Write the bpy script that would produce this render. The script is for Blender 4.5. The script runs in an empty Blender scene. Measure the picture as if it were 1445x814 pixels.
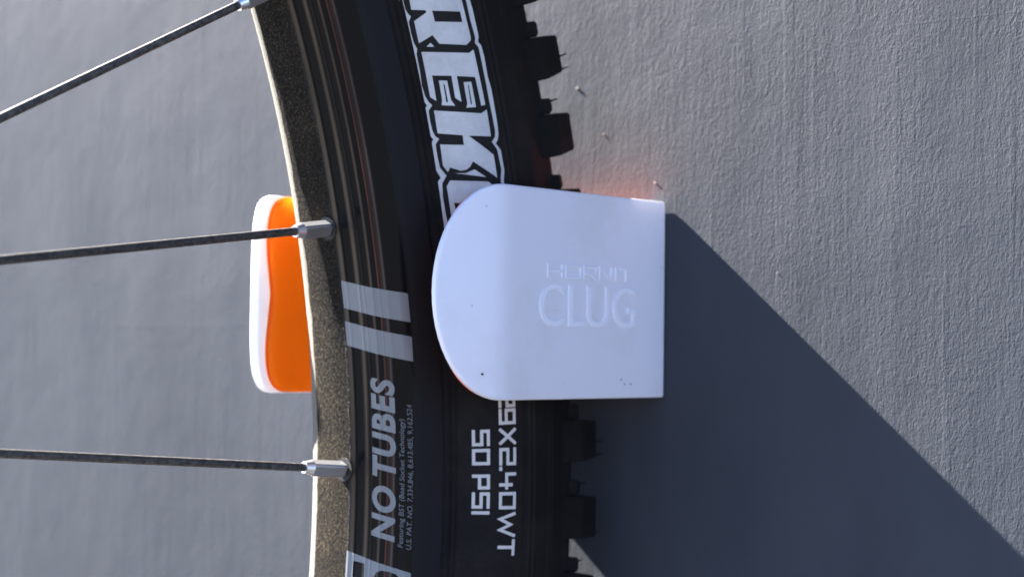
import bpy, bmesh, math, random
from mathutils import Vector, Matrix
random.seed(7)
PI = math.pi
MM = 0.001
scene = bpy.context.scene
C = scene.collection

# ------------------------------------------------------------------ camera
cam_d = bpy.data.cameras.new('camera')
cam = bpy.data.objects.new('camera', cam_d); C.objects.link(cam)
cam_d.sensor_width = 36.0
cam_d.lens = 2614.25 / 1445 * 36
cam_d.clip_start = 0.02; cam_d.clip_end = 200
fw = Vector((0.75919325, 0.65005092, 0.03254843))
rt = Vector((0.65003495, -0.75980125, 0.01251534))
up = Vector((-0.03286594, -0.01165605, 0.9993918))
cam.matrix_world = Matrix(((rt.x, up.x, -fw.x, -0.38801), (rt.y, up.y, -fw.y, -0.31801), (rt.z, up.z, -fw.z, -0.01314), (0, 0, 0, 1)))
cam_d.dof.use_dof = True
cam_d.dof.focus_distance = 0.412
cam_d.dof.aperture_fstop = 15.0
scene.camera = cam

# ------------------------------------------------------------------ sky, sun, exposure
SK, SM = 9.0, 7.56                      # the sun grazes the wall
to_sun = Vector((-1, SK, SM)).normalized()
w = bpy.data.worlds.new('World'); scene.world = w; w.use_nodes = True
nt = w.node_tree
bg = nt.nodes['Background']
sky = nt.nodes.new('ShaderNodeTexSky'); sky.sky_type = 'NISHITA'; sky.sun_disc = False; sky.air_density = 0.3; sky.dust_density = 0.1; sky.ozone_density = 3.0
sky.sun_elevation = math.asin(to_sun.z); sky.sun_rotation = math.atan2(to_sun.x, to_sun.y)
nt.links.new(sky.outputs[0], bg.inputs[0]); bg.inputs[1].default_value = 0.055
sd = bpy.data.lights.new('sun', 'SUN'); sd.energy = 5.0; sd.angle = math.radians(0.53); sd.color = (1.0, 0.955, 0.9)
so = bpy.data.objects.new('sun', sd); C.objects.link(so)
so.rotation_euler = (-to_sun).to_track_quat('-Z', 'Y').to_euler(); so.location = to_sun * 3
vs = scene.view_settings
vs.view_transform = 'Standard'; vs.look = 'None'; vs.gamma = 1; vs.exposure = 3.95; vs.use_curve_mapping = False
scene.cycles.max_bounces = 12; scene.cycles.diffuse_bounces = 8; scene.cycles.transmission_bounces = 8

# ------------------------------------------------------------------ material helpers
def mat(name, col, rough=0.5, metal=0.0, spec=0.5):
    m = bpy.data.materials.new(name); m.use_nodes = True
    b = m.node_tree.nodes['Principled BSDF']
    b.inputs['Base Color'].default_value = (*col, 1); b.inputs['Roughness'].default_value = rough
    b.inputs['Metallic'].default_value = metal; b.inputs['Specular IOR Level'].default_value = spec
    return m, m.node_tree, b
def node(t, typ, **kw):
    n = t.nodes.new(typ)
    for k, v in kw.items(): setattr(n, k, v)
    return n
def noise(t, vec, scale, detail=4, rough=0.55, dist=0.0):
    n = node(t, 'ShaderNodeTexNoise'); n.inputs['Scale'].default_value = scale; n.inputs['Detail'].default_value = detail
    n.inputs['Roughness'].default_value = rough; n.inputs['Distortion'].default_value = dist
    if vec is not None: t.links.new(vec, n.inputs['Vector'])
    return n.outputs['Fac']
def ramp(t, fac, stops):
    r = node(t, 'ShaderNodeValToRGB'); cr = r.color_ramp
    while len(cr.elements) < len(stops): cr.elements.new(0.5)
    for e, (p, c) in zip(cr.elements, stops):
        e.position = p; e.color = (*c, 1) if isinstance(c, tuple) else (c, c, c, 1)
    t.links.new(fac, r.inputs[0]); return r.outputs[0]
def mapping(t, vec, sc):
    m = node(t, 'ShaderNodeMapping'); m.inputs['Scale'].default_value = sc; t.links.new(vec, m.inputs['Vector']); return m.outputs[0]
def mathn(t, op, a, b):
    n = node(t, 'ShaderNodeMath', operation=op)
    for i, v in enumerate((a, b)):
        if isinstance(v, (int, float)): n.inputs[i].default_value = v
        else: t.links.new(v, n.inputs[i])
    return n.outputs[0]
def mixc(t, f, a, b):
    n = node(t, 'ShaderNodeMix', data_type='RGBA')
    for i, v in ((0, f), (6, a), (7, b)):
        if isinstance(v, (int, float)): n.inputs[i].default_value = v
        elif isinstance(v, tuple): n.inputs[i].default_value = (*v, 1)
        else: t.links.new(v, n.inputs[i])
    return n.outputs[2]
def bump(t, h, dist, strength=1.0, prev=None):
    n = node(t, 'ShaderNodeBump'); n.inputs['Distance'].default_value = dist; n.inputs['Strength'].default_value = strength
    t.links.new(h, n.inputs['Height'])
    if prev is not None: t.links.new(prev, n.inputs['Normal'])
    return n.outputs[0]
def coords(t): return node(t, 'ShaderNodeTexCoord').outputs['Object']

# wall paint over trowelled render
m_wall, t, b = mat('grey_wall_paint', (0.05, 0.05, 0.05), 0.6, 0, 0.12)
b.inputs['Sheen Weight'].default_value = 0.03; b.inputs['Sheen Roughness'].default_value = 0.4   # fine dust on the matt paint
co = coords(t)
fine = noise(t, mapping(t, co, (1, 1, 0.8)), 1800, 3, 0.6)
mid = noise(t, mapping(t, co, (1, 1, 0.6)), 900, 4, 0.6, 0.4)
streak = noise(t, mapping(t, co, (1, 1, 0.06)), 420, 3, 0.55)
big = noise(t, co, 22, 3, 0.5)
h = mathn(t, 'ADD', mathn(t, 'MULTIPLY', fine, 0.5), mathn(t, 'ADD', mathn(t, 'MULTIPLY', mid, 0.75), mathn(t, 'MULTIPLY', streak, 0.5)))
h = mathn(t, 'MULTIPLY', h, ramp(t, noise(t, mapping(t, co, (1, 1, 0.6)), 45, 3), [(0.3, 0.5), (0.7, 1.0)]))
scr = ramp(t, noise(t, mapping(t, co, (1, 1, 0.035)), 260, 2, 0.4), [(0.62, 0.0), (0.70, 1.0)])       # dragged vertical lines
scr2 = ramp(t, noise(t, mapping(t, co, (1, 0.02, 1)), 190, 2, 0.4), [(0.70, 0.0), (0.72, 1.0)])       # and a few level ones
h = mathn(t, 'ADD', h, mathn(t, 'ADD', mathn(t, 'MULTIPLY', scr, 0.13), mathn(t, 'MULTIPLY', scr2, 0.07)))
nrm = bump(t, h, 0.000155, 1.0)
nrm = bump(t, big, 0.0009, 0.5, nrm)
t.links.new(nrm, b.inputs['Normal'])
t.links.new(mixc(t, ramp(t, noise(t, mapping(t, co, (1, 1, 0.4)), 34, 5), [(0.3, 0.0), (0.7, 1.0)]), (0.034, 0.0378, 0.0465), (0.0445, 0.0485, 0.0575)), b.inputs['Base Color'])

m_ground, t, b = mat('asphalt', (0.05, 0.05, 0.05), 0.9)
t.links.new(ramp(t, noise(t, coords(t), 40, 6), [(0.3, (0.04, 0.04, 0.04)), (0.7, (0.065, 0.062, 0.058))]), b.inputs['Base Color'])

# tyre rubber
def rubber(name, base, dustc, lo, hi, rough):
    m, t, b = mat(name, base, rough, 0, 0.1)
    co = coords(t)
    d = mathn(t, 'MULTIPLY', ramp(t, noise(t, co, 60, 6, 0.65), [(lo, 0.0), (hi, 1.0)]), ramp(t, noise(t, co, 900, 3, 0.6), [(0.3, 0.25), (0.75, 1.0)]))
    fl = mathn(t, 'MULTIPLY', ramp(t, noise(t, co, 1300, 4, 0.8), [(0.64, 0.0), (0.74, 1.0)]), ramp(t, noise(t, co, 70, 3, 0.6), [(0.58, 0.0), (0.68, 0.5)]))
    t.links.new(mixc(t, fl, mixc(t, d, base, dustc), (0.16, 0.15, 0.14)), b.inputs['Base Color'])
    t.links.new(bump(t, noise(t, co, 1800, 3), 0.00008, 0.6), b.inputs['Normal'])
    return m
m_rubber = rubber('tyre_rubber', (0.0085, 0.0075, 0.0075), (0.028, 0.023, 0.02), 0.45, 0.85, 0.7)
m_knob = rubber('tread_rubber', (0.0055, 0.0053, 0.0053), (0.02, 0.017, 0.015), 0.45, 0.8, 0.75)

# printed sidewall white
m_print, t, b = mat('white_sidewall_print', (0.5, 0.5, 0.5), 0.45)
t.links.new(mixc(t, ramp(t, noise(t, coords(t), 160, 6, 0.7), [(0.42, 0.0), (0.75, 0.7)]), (0.47, 0.47, 0.475), (0.3, 0.285, 0.28)), b.inputs['Base Color'])
m_print_dark, _, _ = mat('black_sidewall_print', (0.009, 0.008, 0.008), 0.6, 0, 0.15)
m_size, _, _ = mat('grey_moulded_print', (0.48, 0.45, 0.43), 0.5)

# glossy black rim with dust on its spoke bed
m_rim, t, b = mat('black_rim', (0.01, 0.01, 0.011), 0.2, 0, 0.35)
co = coords(t)
sep = node(t, 'ShaderNodeSeparateXYZ'); t.links.new(co, sep.inputs[0])
edge = mathn(t, 'ADD', mathn(t, 'MULTIPLY', sep.outputs['Y'], 700.0), mathn(t, 'MULTIPLY', mathn(t, 'SUBTRACT', noise(t, co, 200, 5, 0.7), 0.5), 1.6))
bed = ramp(t, mathn(t, 'ADD', edge, 1.7), [(0.0, 0.0), (0.9, 1.0)])
grain = ramp(t, noise(t, co, 1700, 5, 0.75), [(0.43, 0.03), (0.56, 0.25), (0.70, 1.0)])
clump = ramp(t, noise(t, co, 110, 5, 0.65), [(0.3, 0.4), (0.65, 1.0)])
dustf = mathn(t, 'MULTIPLY', bed, mathn(t, 'MULTIPLY', grain, clump))
film = mathn(t, 'MULTIPLY', ramp(t, noise(t, co, 2600, 2, 0.6), [(0.66, 0.0), (0.78, 1.0)]), 0.06)
dustf = mathn(t, 'MAXIMUM', dustf, film)
# brown and red streaks in the colour, painting glossy reflections along the ribs
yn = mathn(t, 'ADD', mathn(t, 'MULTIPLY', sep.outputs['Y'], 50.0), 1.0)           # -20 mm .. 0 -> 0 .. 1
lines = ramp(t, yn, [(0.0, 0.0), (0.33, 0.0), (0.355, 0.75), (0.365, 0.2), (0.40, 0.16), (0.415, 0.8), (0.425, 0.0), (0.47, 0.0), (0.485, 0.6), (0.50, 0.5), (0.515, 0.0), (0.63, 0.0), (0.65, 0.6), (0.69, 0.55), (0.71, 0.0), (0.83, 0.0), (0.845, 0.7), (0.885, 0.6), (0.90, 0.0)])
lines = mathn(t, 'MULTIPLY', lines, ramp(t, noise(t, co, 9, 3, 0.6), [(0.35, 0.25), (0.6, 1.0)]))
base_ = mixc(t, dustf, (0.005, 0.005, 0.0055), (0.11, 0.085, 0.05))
glint_col = ramp(t, yn, [(0.0, (0.17, 0.125, 0.11)), (0.38, (0.16, 0.11, 0.09)), (0.40, (0.17, 0.06, 0.04)), (0.44, (0.17, 0.06, 0.04)), (0.46, (0.14, 0.10, 0.068)), (1.0, (0.13, 0.1, 0.068))])
base_ = mixc(t, lines, base_, glint_col)
band = ramp(t, yn, [(0.0, 1.0), (0.165, 1.0), (0.19, 0.0)])                      # matt grimy braking band
base_ = mixc(t, band, base_, (0.017, 0.0165, 0.017))
# pale far edge: some bared metal plus a painted sunlit highlight
worn_glint = ramp(t, mathn(t, 'ADD', mathn(t, 'MULTIPLY', sep.outputs['Y'], 100.0), mathn(t, 'MULTIPLY', mathn(t, 'SUBTRACT', noise(t, co, 70, 5, 0.7), 0.5), 0.35)), [(0.0, 0.0), (0.97, 0.0), (1.0, 1.0)])
base_ = mixc(t, worn_glint, base_, (0.14, 0.13, 0.11))
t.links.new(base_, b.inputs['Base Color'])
t.links.new(mixc(t, mathn(t, 'MAXIMUM', bed, band), (0.1, 0.1, 0.1), (0.9, 0.9, 0.9)), b.inputs['Roughness'])
t.links.new(mixc(t, bed, (0.08, 0.08, 0.08), (0.03, 0.03, 0.03)), b.inputs['Specular IOR Level'])
t.links.new(bump(t, mathn(t, 'MULTIPLY', grain, bed), 0.00025, 0.8), b.inputs['Normal'])
m_decal, t, b = mat('silver_grey_decal', (0.165, 0.168, 0.17), 0.3, 0, 0.3)
m_decal_small, _, _ = mat('dark_grey_decal', (0.09, 0.095, 0.11), 0.35)
m_rim_plain, _, _ = mat('black_decal_ground', (0.01, 0.01, 0.011), 0.2)

m_spoke, t, b = mat('dusty_black_spoke', (0.02, 0.02, 0.02), 0.42, 0.0, 0.5)
co = coords(t)
t.links.new(mixc(t, ramp(t, noise(t, co, 900, 5, 0.7), [(0.4, 0.0), (0.75, 0.8)]), (0.018, 0.018, 0.019), (0.13, 0.115, 0.095)), b.inputs['Base Color'])
t.links.new(bump(t, noise(t, co, 1400, 4), 0.0001, 0.6), b.inputs['Normal'])
m_nipple, t, b = mat('silver_nipple', (0.82, 0.82, 0.83), 0.3, 0.93)
m_dark, _, _ = mat('dark_hole', (0.006, 0.006, 0.006), 0.8)
m_hub, _, _ = mat('black_hub', (0.02, 0.02, 0.02), 0.35)
m_steel, _, _ = mat('steel', (0.55, 0.55, 0.56), 0.35, 1.0)

# clip plastics
def plastic(name, base, dirtc, rough, through, thin, dirt):
    """moulded plastic a few millimetres thick that lets some light through"""
    m, t, b = mat(name, base, rough, 0, 0.5)
    co = coords(t)
    v = node(t, 'ShaderNodeTexVoronoi'); v.inputs['Scale'].default_value = 330; t.links.new(co, v.inputs['Vector'])
    spots = ramp(t, v.outputs['Distance'], [(0.06, 1.0), (0.13, 0.0)])
    sel = ramp(t, noise(t, co, 190, 2), [(0.56, 0.0), (0.66, 1.0)])
    f = mathn(t, 'MULTIPLY', mathn(t, 'MULTIPLY', spots, sel), dirt)
    f = mathn(t, 'MAXIMUM', f, mathn(t, 'MULTIPLY', ramp(t, noise(t, co, 45, 6, 0.7), [(0.5, 0.0), (0.85, 1.0)]), dirt * 0.32))
    hair = ramp(t, noise(t, mapping(t, co, (0.12, 1, 1)), 900, 2, 0.5), [(0.72, 0.0), (0.76, 1.0)])     # fine rub marks
    f = mathn(t, 'MAXIMUM', f, mathn(t, 'MULTIPLY', mathn(t, 'MULTIPLY', hair, ramp(t, noise(t, co, 60, 3), [(0.5, 0.0), (0.62, 1.0)])), dirt * 0.3))
    t.links.new(mixc(t, f, base, dirtc), b.inputs['Base Color'])
    nb = bump(t, noise(t, co, 700, 3), 0.00006, 0.35); t.links.new(nb, b.inputs['Normal'])
    if thin > 0:
        tr_ = node(t, 'ShaderNodeBsdfTranslucent'); tr_.inputs['Color'].default_value = (*through, 1)
        mx = node(t, 'ShaderNodeMixShader'); mx.inputs[0].default_value = thin
        t.links.new(b.outputs[0], mx.inputs[1]); t.links.new(tr_.outputs[0], mx.inputs[2])
        t.links.new(mx.outputs[0], t.nodes['Material Output'].inputs['Surface'])
    return m
m_shell = plastic('white_plastic', (0.72, 0.72, 0.79), (0.42, 0.39, 0.35), 0.42, (0.95, 0.93, 0.92), 0.13, 1.0)
m_letter = plastic('white_plastic_letters', (0.72, 0.72, 0.79), (0.42, 0.39, 0.35), 0.42, (1, 1, 1), 0.0, 0.55)
m_liner = plastic('orange_rubber', (0.92, 0.17, 0.015), (0.55, 0.1, 0.02), 0.5, (1.0, 0.50, 0.10), 0.86, 0.3)
m_bounce = plastic('orange_bounce_plastic', (0.95, 0.13, 0.015), (0.55, 0.1, 0.02), 0.5, (1, 1, 1), 0.0, 0.3)
m_grain, _, _ = mat('pale_grit', (0.2, 0.18, 0.15), 0.8)

# ------------------------------------------------------------------ object helpers
def obj(name, me, m, parent=None):
    if isinstance(me, bmesh.types.BMesh):
        bm = me; me = bpy.data.meshes.new(name); bm.to_mesh(me); bm.free()
    if m is not None and not me.materials: me.materials.append(m)
    o = bpy.data.objects.new(name, me); C.objects.link(o); o.parent = parent
    return o
def smooth(o, ang=35):
    for f in o.data.polygons: f.use_smooth = True
    o.data.set_sharp_from_angle(angle=math.radians(ang))
def empty(name, loc, label, cat, group=None):
    o = bpy.data.objects.new(name, None); C.objects.link(o); o.location = loc; o.empty_display_size = 0.02
    o['label'] = label; o['category'] = cat
    if group: o['group'] = group
    return o
def revolve(prof, n):                                  # closed profile of (r, y) in mm, turned about the y axis
    vs_, fs = [], []
    k = len(prof)
    for i in range(n):
        a = 2 * PI * i / n; ca, sa = math.cos(a) * MM, math.sin(a) * MM
        vs_ += [(r * ca, y * MM, r * sa) for r, y in prof]
    for i in range(n):
        j = (i + 1) % n
        for q in range(k):
            q2 = (q + 1) % k
            fs.append((i * k + q, j * k + q, j * k + q2, i * k + q2))
    me = bpy.data.meshes.new('turned'); me.from_pydata(vs_, [], fs)
    bm = bmesh.new(); bm.from_mesh(me); bmesh.ops.recalc_face_normals(bm, faces=bm.faces); bm.to_mesh(me); bm.free()
    return me
def cyl(bm, p0, p1, r0, r1, n=12, caps=True, rot=0.0):
    p0, p1 = Vector(p0), Vector(p1); d = (p1 - p0).normalized()
    u = d.orthogonal().normalized(); v = d.cross(u)
    A = [bm.verts.new(p0 + (u * math.cos(rot + 2 * PI * i / n) + v * math.sin(rot + 2 * PI * i / n)) * r0) for i in range(n)]
    B = [bm.verts.new(p1 + (u * math.cos(rot + 2 * PI * i / n) + v * math.sin(rot + 2 * PI * i / n)) * r1) for i in range(n)]
    for i in range(n): bm.faces.new((A[i], A[(i + 1) % n], B[(i + 1) % n], B[i]))
    if caps: bm.faces.new(A[::-1]); bm.faces.new(B)
def flat_polys(polys):                                 # polygons with holes -> flat bmesh in 2D
    cu = bpy.data.curves.new('flat', 'CURVE'); cu.dimensions = '2D'; cu.fill_mode = 'BOTH'
    for poly in polys:
        for ring in poly:
            s = cu.splines.new('POLY'); s.points.add(len(ring) - 1); s.use_cyclic_u = True
            for pt, (x, y) in zip(s.points, ring): pt.co = (x, y, 0, 1)
    return curve_bm(cu)
def curve_bm(cu):
    o = bpy.data.objects.new('flat', cu); C.objects.link(o)
    dg = bpy.context.evaluated_depsgraph_get(); dg.update()
    me = bpy.data.meshes.new_from_object(o.evaluated_get(dg))
    bm = bmesh.new(); bm.from_mesh(me)
    bpy.data.objects.remove(o); bpy.data.meshes.remove(me)
    bmesh.ops.remove_doubles(bm, verts=bm.verts, dist=1e-4)
    return bm
def text_bm(body, size=1.0, shear=0.0, offset=0.0, extrude=0.0, bevel=0.0, spacing=1.0, word=1.0):
    cu = bpy.data.curves.new('text', 'FONT'); cu.body = body; cu.size = size; cu.shear = shear; cu.offset = offset
    cu.extrude = extrude; cu.bevel_depth = bevel; cu.bevel_resolution = 1; cu.resolution_u = 5; cu.space_character = spacing; cu.space_word = word
    cu.fill_mode = 'FRONT' if extrude == 0 else 'BOTH'
    return curve_bm(cu)
def cut_grid(bm, axis, lo, hi, step):
    n = Vector((1, 0, 0)) if axis == 0 else Vector((0, 1, 0))
    v = lo + step
    while v < hi:
        bmesh.ops.bisect_plane(bm, geom=bm.verts[:] + bm.edges[:] + bm.faces[:], plane_co=n * v, plane_no=n, dist=1e-7)
        v += step
def extent(bm):
    xs = [v.co.x for v in bm.verts]; ys = [v.co.y for v in bm.verts]
    return min(xs), max(xs), min(ys), max(ys)
def fit_box(bm, x0, x1, y0, y1):
    a, b_, c, d = extent(bm)
    for v in bm.verts:
        v.co.x = x0 + (v.co.x - a) / (b_ - a) * (x1 - x0); v.co.y = y0 + (v.co.y - c) / (d - c) * (y1 - y0)

# ================================================================== SETTING
def sheet(name, pts, m):
    bm = bmesh.new(); bm.faces.new([bm.verts.new(p) for p in pts]); o = obj(name, bm, m); o['kind'] = 'structure'; return o
HUB = Vector((-0.370578, 0, -0.047219))
GZ = HUB.z - 0.3645
wall = sheet('wall', [(0, -2.5, GZ - .02), (0, -2.5, 2.2), (0, 3.0, 2.2), (0, 3.0, GZ - .02)], m_wall)
sheet('ground', [(0.0, -40, GZ), (0.0, 40, GZ), (-60, 40, GZ), (-60, -40, GZ)], m_ground)
gb = bmesh.new(); bmesh.ops.create_icosphere(gb, subdivisions=2, radius=0.00024)
for v in gb.verts: v.co *= random.uniform(0.75, 1.2)
gm = bpy.data.meshes.new('plaster_grain'); gb.to_mesh(gm); gb.free(); gm.materials.append(m_grain)
for y, z, s in ((-8.1, 57, 1.5), (-17.2, 44, 1.0), (-34.3, 30.3, 1.2), (-71.6, 6.3, 0.5)):
    g = obj('plaster_grain', gm, None, wall); g.location = (-0.0001, y * MM, z * MM); g.scale = (0.7 * s, s, 1.2 * s); g.rotation_euler = (y, 0, 0)

# ================================================================== WHEEL
wheel = empty('bicycle_wheel', HUB, 'black spoked bicycle wheel with knobbly tyre pushed into the white wall clip', 'wheel')
# ---- rim
RIM = [(293.5, 0), (293.5, 2), (295.2, 10), (297, 13.2), (299, 15.4), (301.5, 16.6), (303, 17), (309.6, 17), (310.3, 16.5)]
RIBS = [(3.6, 0.10, 0.30), (7.0, 0.16, 0.30), (8.3, 0.10, 0.2), (10.6, 0.17, 0.26), (12.2, 0.13, 0.22), (14.2, 0.12, 0.35)]   # faint drawn lines along the extrusion
def rim_point(s):                                      # distance along the near half of the profile -> (r, y), normal
    s = max(s, -1.9); h = sum(a * math.exp(-((s - c) / w_) ** 2) for c, a, w_ in RIBS)
    for (r0, y0), (r1, y1) in zip(RIM, RIM[1:]):
        L = math.hypot(r1 - r0, y1 - y0)
        if s <= L or (r1, y1) == RIM[-1]:
            n = (-(y1 - y0) / L, -(r1 - r0) / L)
            return r0 + (r1 - r0) * s / L + n[0] * h, -(y0 + (y1 - y0) * s / L) + n[1] * h, n
        s -= L
near_pts = []
acc = [0.0]
for (r0, y0), (r1, y1) in zip(RIM, RIM[1:]): acc.append(acc[-1] + math.hypot(r1 - r0, y1 - y0))
ss = sorted(set([round(0.14 * i, 3) for i in range(int(17 / 0.14))] + acc))
near_pts = [rim_point(q)[:2] for q in ss]
prof = near_pts[::-1] + [(293.5, 2), (293.8, 9.3), (294.5, 11.4), (295.7, 13.2), (298.5, 15.6), (301.5, 16.6), (303, 17), (309.6, 17), (310.3, 16.5), (310.3, 15.2), (304, 15.2), (301, 11), (299.5, 0), (301, -11), (304, -15.2), (310.3, -15.2)]
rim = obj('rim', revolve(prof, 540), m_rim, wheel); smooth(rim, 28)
def wrap_rim(bm, off):
    for v in bm.verts:
        a, s = v.co.x, v.co.y                          # a in mm of arc at r = 300
        r, y, n = rim_point(s); r += n[0] * off; y += n[1] * off
        an = a / 300.0
        v.co = (r * math.cos(an) * MM, y * MM, r * math.sin(an) * MM)
def rim_decal(name, bm, m, off, label=None):
    x0, x1, y0, y1 = extent(bm)
    cut_grid(bm, 0, x0, x1, 2.0)
    for q in ss:
        if y0 < q < y1: bmesh.ops.bisect_plane(bm, geom=bm.verts[:] + bm.edges[:] + bm.faces[:], plane_co=(0, q, 0), plane_no=(0, 1, 0), dist=1e-6)
    wrap_rim(bm, off); bmesh.ops.recalc_face_normals(bm, faces=bm.faces)
    o = obj(name, bm, m, rim); smooth(o, 40)
    if label: o['label'] = label
    return o
K3 = 0.3
def P3(l): return [(a * K3, s) for a, s in l]
rim_decal('stripe_decal', flat_polys([[P3([(170.3, 2.13), (156.9, 18.2), (155.8, 18.95), (133.4, 18.97), (148, 2.18)])]]), m_decal, 0.06, 'upper slanted silver stripe decal')
rim_decal('stripe_decal', flat_polys([[P3([(137.4, 2.12), (122.6, 18.5), (121.6, 19.05), (102.5, 19.02), (117.7, 2.2)])]]), m_decal, 0.06, 'lower slanted silver stripe decal')
arch = [(-67.6, 9.53), (-63.5, 10.12), (-61.8, 11.22), (-62.3, 13.21), (-64.0, 14.93), (-67.3, 15.9), (-84, 16.6), (-84, 9.6)]
rim_decal('logo_decal', flat_polys([[P3([(-48.1, 1.49), (-62.6, 18.42), (-112.8, 19.4), (-107.1, 1.49)]), P3([(-55.9, 3.59), (-57.4, 6.82), (-88.4, 7.0), (-87.3, 3.6)]), P3(arch)]]), m_decal, 0.06, 'block letter logo decal in silver grey')
def rim_text(body, a0, a1, s_base, s_top, m, label, **kw):
    bm = text_bm(body, **kw)
    fit_box(bm, a0 * K3, a1 * K3, 0, 1)
    for v in bm.verts: v.co.y = s_base + v.co.y * (s_top - s_base)
    return rim_decal('lettering', bm, m, 0.07, label)
rim_text('NO TUBES', -39, 91.5, 14.2, 8.2, m_decal, 'silver NO TUBES lettering', shear=0.24, offset=0.04, spacing=1.1, word=0.55)
rim_text('Featuring BST (Bead Socket Technology)', -43, 58, 16.5, 14.95, m_decal_small, 'tiny grey patent lettering', shear=0.2)
rim_text('U.S. PAT. NO. 7,334,846, 8,613,485, 9,162,524', -44.5, 69, 18.4, 16.9, m_decal_small, 'tiny grey patent number lettering', shear=0.2)

# ---- tyre
RC, RAD = 334.0, 27.5
def tor(psi, off=0.0): return RC + (RAD + off) * math.cos(psi), -(RAD + off) * math.sin(psi)
ridges = {2.46: 0.35, 2.42: 0.35, 2.375: -0.12, 1.80: 0.1, 1.72: 0.3, 1.66: 0.3, 1.45: 0.2, 1.40: 0.2}
near = [(307.5, -14.6), (310.6, -15.5), (311.9, -16.9)]
ps = sorted(set([2.49 - i * 0.0498 for i in range(51)] + list(ridges) + [q + .02 for q in ridges] + [q - .02 for q in ridges]), reverse=True)
for q in ps:
    if q < 0.02: continue
    sh = min(1.0, max(0.0, (1.17 - q) / 0.12)) * min(1.0, q / 0.35)          # tread band stands proud of the casing
    near.append(tor(q, ridges.get(q, 0.0) + 1.1 * sh * sh * (3 - 2 * sh)))
prof = near + [(RC + RAD, 0)] + [(r, -y) for r, y in reversed(near)] + [(308, 12), (330, 24), (352, 16), (357, 0), (352, -16), (330, -24), (308, -12)]
tyre = obj('tyre', revolve(prof, 540), m_rubber, wheel); smooth(tyre, 40)
def wrap_tyre(bm, off):
    for v in bm.verts:
        an, psi = v.co.x / 320.0, v.co.y / RAD
        r, y = tor(psi, off); v.co = (r * math.cos(an) * MM, y * MM, r * math.sin(an) * MM)
def tyre_mark(name, bm, m, off, label, step=1.2):
    x0, x1, y0, y1 = extent(bm)
    cut_grid(bm, 0, x0, x1, step * 2); cut_grid(bm, 1, y0, y1, step)
    wrap_tyre(bm, off); bmesh.ops.recalc_face_normals(bm, faces=bm.faces)
    o = obj(name, bm, m, tyre); o['label'] = label; smooth(o, 60)
    return o
def TP(polys): return [[[(a * 0.320, q * RAD / 1000) for a, q in ring] for ring in poly] for poly in polys]
LABEL_OUTLINE = [[[[382.8,2438.5],[376.2,2435.6],[369.7,2432.3],[365.3,2425.9],[362.6,2411.8],[360.9,2425.4],[356.7,2430.5],[347.5,2430],[341.5,2423.9],[338.4,2416.3],[336.1,2425.1],[324.8,2431],[315,2423.5],[305.5,2424],[298.7,2414.2],[295,2388.9],[292.2,2419.7],[286.4,2424.5],[276.8,2418.1],[271.5,2407.6],[269,2388.9],[265.4,2415],[252.4,2416.4],[245.3,2406.1],[239.4,2377.3],[235.5,2417.3],[224.4,2424.2],[204.4,2414],[195.6,2401],[189.8,2365.3],[183.9,1834.5],[189.1,1787.4],[205.4,1782.5],[224,1794.3],[229.1,1803.8],[236.5,1781.5],[252.3,1789],[257.2,1831.8],[259.6,1803.7],[263.3,1786.4],[273.2,1779.3],[297.3,1780.2],[306.4,1793.4],[320.5,1789.8],[328.9,1796],[332.3,1822.5],[336.2,1805.4],[352.6,1805.8],[363.1,1811.9],[369.3,1811]]]]
LABEL_DARK = [[[[382,2400.6],[375.5,2398.7],[368.2,2399.2],[364.4,2384.9],[362.1,2366.5],[358.7,2394.3],[350.2,2398.4],[342.5,2393.4],[337.5,2375.1],[334.5,2390.6],[321.5,2393.3],[310.2,2400.9],[302,2391],[297.3,2370.9],[294.3,2345.8],[291,2384.4],[283,2388.8],[275.5,2382.9],[270.9,2367.3],[268.5,2337.8],[264.9,2376.4],[254.9,2377.7],[246.9,2370.4],[240.3,2326],[235,2372.3],[225,2383],[212.9,2379.3],[199,2365.3],[192.7,2330.5],[187.6,1881.3],[190.7,1831.6],[206.1,1836.4],[224.6,1839.9],[231.5,1834],[237.9,1814],[252.9,1826.3],[259,1868.9],[262.4,1828],[266.6,1817.7],[288.1,1825.4],[306.2,1826.7],[328.2,1829.7],[332.2,1858.7],[335.6,1844],[349.9,1855.4],[364,1854.7],[370.3,1857.7]]]]
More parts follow.
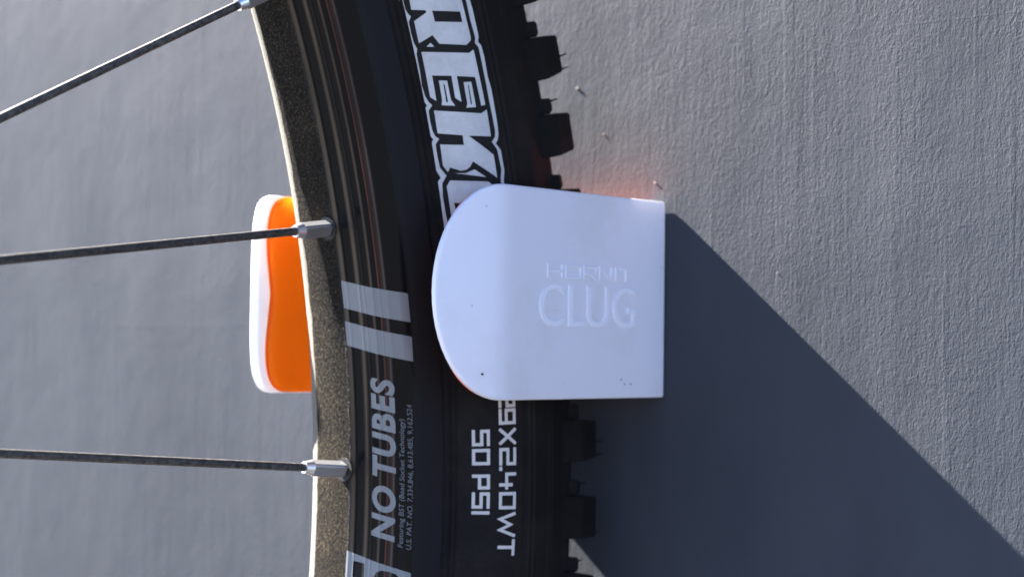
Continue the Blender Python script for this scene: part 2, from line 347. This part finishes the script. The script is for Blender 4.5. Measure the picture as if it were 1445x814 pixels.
LABEL_FILL = [[[[380.8,2348.1],[374.4,2347.3],[366.9,2351.6],[364.1,2237],[362.5,2228.2],[358.2,2350.6],[341.5,2352.7],[345.1,2224.4],[337.9,2183.1],[332.3,1945.8],[334.5,1896.8],[337.1,1888.8],[364.8,1897.5],[371.1,1898.9]],[[362.6,2181.4],[356.8,1937.1],[349,1936.2],[354.3,2178.2]]],[[[337.8,2294.3],[340,2254.9],[336.6,2231.3]]],[[[334.9,2347.6],[326.2,1934.2],[327.8,1886.3],[286.8,1874.2],[286.6,1914.5],[308.1,1923.4],[311.9,2089.7],[292.5,2090.7],[296.3,2139.8],[312.9,2136.3],[316.1,2299.2],[296.9,2304.7],[300.6,2351.3],[320.7,2348.1]]],[[[311.4,2251.2],[310.1,2181.6],[295.5,2179.7],[290.7,2152],[293,2267.6],[296.7,2254.4]],[[308.1,2218.7],[307.9,2207.5],[294.5,2208],[294.4,2223.6]]],[[[306.3,2040.3],[305.4,1968.8],[286.5,1967.7],[287.6,2056.8],[290.2,2041.2]],[[303.6,2005.4],[303.4,1996.3],[289.2,1998.5],[289.4,2012.2]]],[[[290.2,2340.3],[281.2,1927.3],[283,1868.3],[263.2,1870.9],[267,2081.6],[249.5,1872.8],[232.4,1869.6],[247.6,2077.2],[243.8,2113],[242.2,2152.2],[242.3,2197],[246,2284.8],[242.8,2309.2],[248.1,2343.3],[264.3,2338.4],[260.8,2135.1],[268.1,2131.8],[272.9,2343.5]]],[[[241.2,2253.3],[239.9,2156.3],[241.6,2074.7],[234.4,1976.1]]],[[[232.4,2336.9],[236.4,2301.4],[230.8,1963.2],[226.5,1905.8],[195,1884.5],[191.3,1926.2],[196.7,2300],[200.8,2331.7]],[[219.3,2294.9],[213.4,1954.3],[205.3,1946.8],[211.3,2285.2]]]]

tyre_mark('label_outline', flat_polys(TP(LABEL_OUTLINE)), m_print, 0.10, 'white outer outline of the sidewall letters')
tyre_mark('label_ground', flat_polys(TP(LABEL_DARK)), m_print_dark, 0.17, 'black ground of the sidewall letters')
for poly in LABEL_FILL:
    tyre_mark('lettering', flat_polys(TP([poly])), m_print, 0.24, 'white outlined REKON letter piece on the sidewall')
# moulded size markings: square stroke letters in a unit cell (u to the right, v up)
G = {
 '2': [[(0, 1), (1, 1), (1, .5), (0, .5), (0, 0), (1, 0)]],
 '9': [[(1, .42), (0, .42), (0, 1), (1, 1), (1, 0), (0, 0)]],
 'X': [[(0, 1), (.5, .5), (1, 1)], [(0, 0), (.5, .5), (1, 0)]],
 '.': [[(.2, 0), (.8, 0)]],
 '4': [[(0, 1), (0, .42), (1, .42)], [(.78, .75), (.78, 0)]],
 '0': [[(0, 0), (0, 1), (1, 1), (1, 0), 'c']],
 'W': [[(0, 1), (.25, 0), (.5, .75), (.75, 0), (1, 1)]],
 'T': [[(0, 1), (1, 1)], [(.5, .9), (.5, 0)]],
 '5': [[(1, 1), (0, 1), (0, .55), (1, .55), (1, 0), (0, 0)]],
 'P': [[(0, 0), (0, 1), (1, 1), (1, .4), (.12, .4)]],
 'S': [[(1, 1), (0, 1), (0, .52), (1, .52), (1, 0), (0, 0)]],
 'I': [[(.5, 0), (.5, 1)]],
 'H': [[(0, 0), (0, 1)], [(1, 0), (1, 1)], [(.04, .5), (.96, .5)]],
 'O': [[(0, 0), (0, 1), (1, 1), (1, 0), 'c']],
 'R': [[(0, 0), (0, 1), (1, 1), (1, .45), (.1, .45)], [(.5, .40), (1, 0)]],
 'N': [[(0, 0), (0, 1), (1, 0), (1, 1)]],
}
def strokes(bm, lines, f, wu):                          # mitred strips; f maps cell coordinates to the sheet
    for ln in lines:
        closed = ln[-1] == 'c'; pts = [Vector(f(*q)) for q in (ln[:-1] if closed else ln)]
        n = len(pts); L, R_ = [], []
        for i, p in enumerate(pts):
            a = pts[i - 1] if (i > 0 or closed) else None; c = pts[(i + 1) % n] if (i < n - 1 or closed) else None
            d0 = (p - a).normalized() if a is not None else None; d1 = (c - p).normalized() if c is not None else None
            if d0 is None: d0 = d1
            if d1 is None: d1 = d0
            n0 = Vector((-d0.y, d0.x)); n1 = Vector((-d1.y, d1.x)); mt = (n0 + n1).normalized(); k = wu / 2 / max(0.45, mt.dot(n0))
            ext = Vector((0, 0))
            if not closed and i == 0: ext = -d1 * wu / 2
            if not closed and i == n - 1: ext = d0 * wu / 2
            L.append(bm.verts.new((*(p + mt * k + ext), 0))); R_.append(bm.verts.new((*(p - mt * k + ext), 0)))
        for i in range(n if closed else n - 1):
            j = (i + 1) % n; bm.faces.new((L[i], L[j], R_[j], R_[i]))
def line_of(chars, rows, b0, b1, wu, name, m, label):
    for ch, (a0, a1) in zip(chars, rows):
        bm = bmesh.new(); x0, x1 = a0 * 0.32, a1 * 0.32; sgn = -1
        x0 += sgn * wu / 2; x1 -= sgn * wu / 2
        lo, hi = b0 * RAD / 1000 - wu / 2, b1 * RAD / 1000 + wu / 2
        lines = G[ch]
        if ch == 'X':
            for i_, ln in enumerate(lines): pass
        strokes(bm, lines, lambda u, v: (x0 + (x1 - x0) * u, lo + (hi - lo) * v), wu)
        if ch == 'X':
            e = 0.03
        tyre_mark(name, bm, m, 0.12, label, 1.5)
line_of('29X2.40WT', [(75.2, 61.7), (60.9, 49), (46.2, 34), (31.6, 18.5), (17.8, 14.3), (13.2, .6), (-1.4, -14.2), (-16.3, -34.8), (-36.4, -48.5)], 2044, 1878, 0.78, 'size_lettering', m_size, 'pale 29X2.40WT size lettering')
line_of('50PSI', [(45.9, 33.5), (31.4, 19.1), (12.1, .8), (-1.3, -13.6), (-15.2, -18.4)], 2290, 2129, 0.78, 'pressure_lettering', m_size, 'pale 50 PSI lettering')

# ---- side knobs
def knob_bm(poly_near, z0, z1, taper):
    bm = bmesh.new(); ring = []
    for z, k in ((z0, 1), (z1, -1)):
        row = []
        for i, (r, y) in enumerate(poly_near):
            an = (z + k * taper * (1 if i in (2, 3) else 0)) / r
            row.append(bm.verts.new((r * math.cos(an) * MM, y * MM, r * math.sin(an) * MM)))
        ring.append(row)
    n = len(poly_near)
    bm.faces.new(ring[0]); bm.faces.new(ring[1][::-1])
    for i in range(n): bm.faces.new((ring[0][i], ring[1][i], ring[1][(i + 1) % n], ring[0][(i + 1) % n]))
    bmesh.ops.recalc_face_normals(bm, faces=bm.faces)
    bmesh.ops.bevel(bm, geom=bm.edges[:], offset=0.35 * MM, segments=2, affect='EDGES')
    return bm
big = [(343.2, -25.2), (350.5, -27.4), (357.9, -26.2), (362, -15.5), (355, -14)]
small = [(345.5, -24.0), (350.5, -25.9), (354.0, -23.6), (358, -14.5), (353, -13)]
NK = 114; PH = math.radians(0.974); PITCH = 2 * PI / NK
def to_mesh(bm, name, m):
    me = bpy.data.meshes.new(name); bm.to_mesh(me); bm.free(); me.materials.append(m); return me
def jit(poly, a): return [(r + random.uniform(-a, a), y + random.uniform(-a, a)) for r, y in poly]
kbs = [to_mesh(knob_bm(jit(big, 0.35), random.uniform(-.3, .3), 10.6, 0.5 + random.uniform(-.3, .4)), 'tread_knob', m_knob) for _ in range(5)]
kss = [to_mesh(knob_bm(jit(small, 0.3), 10.7, 14.6 + random.uniform(-.4, .3), 0.3), 'tread_step', m_knob) for _ in range(5)]
for i in range(NK):
    a = PH + i * PITCH
    for me, nm in ((kbs[(i * 3) % 5], 'tread_knob'), (kss[(i * 2) % 5], 'tread_step')):
        o = obj(nm, me, None, tyre); o.rotation_euler = (0, -a, 0)
# far side knobs and the centre rows, which the tyre hides
bm = bmesh.new()
fb = [(r, -y) for r, y in big]
cen = [(359.5, -10), (365.6, -9.3), (366, -1), (361, -1)]
for i in range(NK):
    for poly, z0, z1, dph in ((fb, 0, 10.6, 0.5), (cen, 1, 12.2, 0.2), ([(r, -y) for r, y in cen], 1, 12.2, 0.7)):
        tmp = knob_bm(poly, z0, z1, 0.4); me = bpy.data.meshes.new('t'); tmp.to_mesh(me); tmp.free()
        me.transform(Matrix.Rotation(-(PH + (i + dph) * PITCH), 4, 'Y')); bm.from_mesh(me); bpy.data.meshes.remove(me)
tr = obj('tread', bm, m_knob, tyre); tr['kind'] = 'stuff'
# moulding whiskers on the knobs in view
bm = bmesh.new()
cyl(bm, (0, 0, 0), (0.0011, -0.0008, 0.0002), 0.00022, 0.00012, 6); wh = to_mesh(bm, 'moulding_whisker', m_knob)
for i in range(-3, 8):
    for off, rr, yy in ((1.2, 358, -25.6), (4.5, 358.2, -25.4), (13.6, 354.2, -23)):
        if random.random() < 0.25: continue
        a = PH + i * PITCH + off / 358
        o = obj('moulding_whisker', wh, None, tyre); o.location = (rr * MM * math.cos(a), yy * MM, rr * MM * math.sin(a)); o.rotation_euler = (0, -a, 0); o.scale = [random.uniform(.7, 1.5)] * 3

# ---- spokes, nipples, spoke holes, hub
A0 = math.radians(0.95)
sm = {}
bm = bmesh.new(); cyl(bm, (0.2931, 0, 0), (0.29345, 0, 0), 0.0028, 0.0028, 20); hole = to_mesh(bm, 'spoke_hole', m_dark)
for i in range(32):
    ra = A0 + i * 2 * PI / 32
    side = 1 if i % 2 == 0 else -1
    lead = 1 if (i // 2) % 2 == 0 else -1
    ha = ra + lead * math.radians(82)
    P = Vector((0.2942 * math.cos(ra), 0, 0.2942 * math.sin(ra)))
    Q = Vector((0.026 * math.cos(ha), side * 0.031, 0.026 * math.sin(ha)))
    d = (Q - P).normalized()
    bm = bmesh.new(); cyl(bm, P, Q, 0.00099, 0.00099, 14); sp = obj('spoke', bm, m_spoke, wheel); smooth(sp, 50)
    bm = bmesh.new()
    cyl(bm, P + d * 0.0008, P + d * 0.0112, 0.0023, 0.0023, 4, True, PI / 4 + 0.35)
    bmesh.ops.bevel(bm, geom=bm.edges[:], offset=0.00055, segments=2, affect='EDGES')
    cyl(bm, P + d * 0.0107, P + d * 0.0128, 0.00185, 0.0014, 16)
    n_ = obj('nipple', bm, m_nipple, sp); smooth(n_, 30)
    h_ = obj('spoke_hole', hole, None, rim); h_.rotation_euler = (0, -ra, 0)
hp = [(0, -52), (8, -52), (8, -48), (12, -48), (12, -36), (18, -34), (29, -33), (29, -29.5), (20, -28), (13, -18), (13, 18), (20, 28), (29, 29.5), (29, 33), (18, 34), (12, 36), (12, 48), (8, 48), (8, 52), (0, 52)]
hub = obj('hub', revolve([(max(r, 0.01), y) for r, y in hp], 48), m_hub, wheel); smooth(hub, 30)

# ================================================================== CLIP
clip = empty('wheel_clip', (0, 0, 0), 'white plastic wheel clip with orange lining fixed to the grey wall, gripping the tyre', 'clip')
HW, HH, D1, LN, PHI = 37.98, 25.08, 63.8, 17.55, 0.3777
RCOR, RB, XB = 0.7, 16.0, -0.3
def path_for(hw, xb, rc, s_total):
    pass
def clip_map(s, t):
    """distance s from the middle of the base along the outside, depth t inwards -> (x, y)"""
    sg = -1 if s >= 0 else 1; s = abs(s)                # positive s runs to the near flange (negative y)
    L0 = HW - RCOR
    if s <= L0: return XB - t, sg * min(s, HW - t)
    s -= L0; Lc = RCOR * PI / 2
    if s <= Lc:
        a = s / RCOR; rr = RCOR - t
        if rr < 0.05: return XB - t, sg * (HW - t)
        return XB - RCOR + rr * math.cos(a), sg * (HW - RCOR + rr * math.sin(a))
    s -= Lc
    hb = RB * math.tan(PHI / 2); L1 = D1 + XB - RCOR - hb
    x0 = XB - RCOR
    if s <= L1: return min(x0 - s, XB - t), sg * (HW - t)
    s -= L1; La = RB * PHI; x1 = x0 - L1
    if s <= La:
        a = s / RB; rr = RB - t
        return x1 - rr * math.sin(a), sg * (HW - RB + rr * math.cos(a))
    s -= La; rr = RB - t
    px, py = x1 - rr * math.sin(PHI), HW - RB + rr * math.cos(PHI)
    return px - s * math.cos(PHI), sg * (py - s * math.sin(PHI))
hb = RB * math.tan(PHI / 2)
S_FLAT = HW - RCOR + RCOR * PI / 2 + D1 + XB - RCOR - hb
S_D = S_FLAT + 0.5 * RB * PHI                           # where the rounded end starts
S_TIP = S_D + LN
def clip_sheet(outline, t0, t1, bev, name, m):
    bm = bmesh.new()
    A = [bm.verts.new((s, z, t0)) for s, z in outline]; B = [bm.verts.new((s, z, t1)) for s, z in outline]
    n = len(outline)
    f0 = bm.faces.new(A); f1 = bm.faces.new(B[::-1])
    for i in range(n): bm.faces.new((A[i], B[i], B[(i + 1) % n], A[(i + 1) % n]))
    bmesh.ops.recalc_face_normals(bm, faces=bm.faces)
    ed = list({e for f in (f0, f1) for e in f.edges})
    bmesh.ops.bevel(bm, geom=ed, offset=bev, segments=4, affect='EDGES', profile=0.5)
    cuts = []
    for sg in (-1, 1):
        L0 = HW - RCOR
        cuts += [sg * (L0 + RCOR * PI / 2 * q / 10) for q in range(11)]
        cuts += [sg * (S_FLAT + RB * PHI * q / 12) for q in range(13)]
        cuts += [sg * (L0 + RCOR * PI / 2 + q * 6) for q in range(1, 9)]
    for c_ in cuts:
        bmesh.ops.bisect_plane(bm, geom=bm.verts[:] + bm.edges[:] + bm.faces[:], plane_co=(c_, 0, 0), plane_no=(1, 0, 0), dist=1e-5)
    bmesh.ops.triangulate(bm, faces=[f for f in bm.faces if len(f.verts) > 4])
    for v in bm.verts:
        x, y = clip_map(v.co.x, v.co.z); v.co = (x * MM, y * MM, v.co.y * MM)
    bmesh.ops.remove_doubles(bm, verts=bm.verts, dist=1e-7); bmesh.ops.dissolve_degenerate(bm, dist=1e-7, edges=bm.edges)
    bmesh.ops.recalc_face_normals(bm, faces=bm.faces)
    o = obj(name, bm, m, clip); smooth(o, 32); return o
def end_outline(sd, a, hh, k, kf, n=28):
    """closed outline with rounded ends: superellipse exponents k (near) and kf (far)"""
    out = []
    for sg, kk in ((1, k), (-1, kf)):
        pts = []
        for i in range(n + 1):
            th = PI / 2 - PI * i / n; ct, st = math.cos(th), math.sin(th)
            pts.append((sg * (sd + a * abs(ct) ** (2 / kk)), hh * math.copysign(abs(st) ** (2 / kk), st)))
        out += pts if sg > 0 else pts[::-1]
    return out
shell = clip_sheet(end_outline(S_D, LN, HH, 2.0, 4.6), 0.0, 2.4, 0.6, 'shell', m_shell)
lo = end_outline(S_D - 2, LN - 0.2, HH - 0.15, 2.4, 4.2)
lo = [(s + 3.2 * math.exp(-((z + 1) / 9) ** 2) if s < -S_D else s, z) for s, z in lo]       # the far edge is waisted
liner = clip_sheet(lo, 2.45, 4.7, 1.3, 'liner', m_liner)
bm = bmesh.new()                                         # solid cradle added out of sight to block light and bounce orange glow
def block(cp, z0, z1):
    A = [bm.verts.new((x * MM, y * MM, z1 * MM)) for x, y in cp]; B = [bm.verts.new((x * MM, y * MM, z0 * MM)) for x, y in cp]
    bm.faces.new(A); bm.faces.new(B[::-1])
    for i in range(len(cp)): bm.faces.new((A[i], B[i], B[(i + 1) % len(cp)], A[(i + 1) % len(cp)]))
block_front = [(-17, -33.2), (-15, -31.6), (-9.2, -25), (-5.9, -15), (-5.4, 0), (-5.9, 15), (-9.2, 25), (-15, 31.6), (-17, 33.2)]
block([(-5.28, -33.2)] + block_front + [(-5.28, 33.2)], -25.0, 25.13)
block([(-1.0, -33.2)] + block_front + [(-1.0, 33.2)], 25.13, 25.38)
bmesh.ops.remove_doubles(bm, verts=bm.verts, dist=1e-7)
bmesh.ops.recalc_face_normals(bm, faces=bm.faces)
bounce_block = obj('bounce_block', bm, m_bounce, clip)
liner['label'] = 'orange rubbery lining of the clip'
# raised lettering on the near face
def face_letters(bm, name, label, h, bev):
    # bm lies in (x, z) of the face at depth 0; thicken it outwards
    geo = bmesh.ops.extrude_face_region(bm, geom=bm.faces[:])
    top = [g for g in geo['geom'] if isinstance(g, bmesh.types.BMVert)]
    for v in top: v.co.z += h
    bmesh.ops.recalc_face_normals(bm, faces=bm.faces)
    for v in bm.verts:
        v.co = (v.co.x * MM, (-HW - v.co.z + 0.02) * MM, v.co.y * MM)
    bmesh.ops.recalc_face_normals(bm, faces=bm.faces)
    o = obj(name, bm, m_letter, shell); o['label'] = label; smooth(o, 40)
    md = o.modifiers.new('b', 'BEVEL'); md.width = bev * MM; md.segments = 2; md.limit_method = 'ANGLE'; md.angle_limit = math.radians(50)
    return o
bm = text_bm('CLUG', offset=0.0); fit_box(bm, -51, -13.2, -7.7, 2.5)
face_letters(bm, 'lettering', 'raised CLUG lettering', 0.3, 0.14)
cells = [(-48, -42.6), (-41.2, -35.6), (-34.2, -29.4), (-28, -23.2), (-21.6, -21.2), (-19.4, -15.2)]
for ch, (a, b_) in zip('HORNIT', cells):
    bm = bmesh.new(); wu = 0.58
    strokes(bm, G[ch], lambda u, v: (a + (b_ - a) * u, 4.2 + 2.8 * v), wu)
    face_letters(bm, 'lettering', 'raised HORNIT letter', 0.32, 0.1)
# two small dents near the lower corner
bm = bmesh.new(); cyl(bm, (0, 0.0003, 0), (0, -0.00008, 0), 0.0005, 0.0004, 10); dm = to_mesh(bm, 'dirt_speck', m_rubber)
for x, z in ((-17.3, -21.6), (-14.7, -21.6), (-18.6, -20.4), (-69, -19), (-49.8, -2.6)):
    o = obj('dirt_speck', dm, None, shell); yy = -HW if x > -60 else -HW + 1.6
    o.location = (x * MM, yy * MM, z * MM); o.scale = (0.5, 1, 0.5)
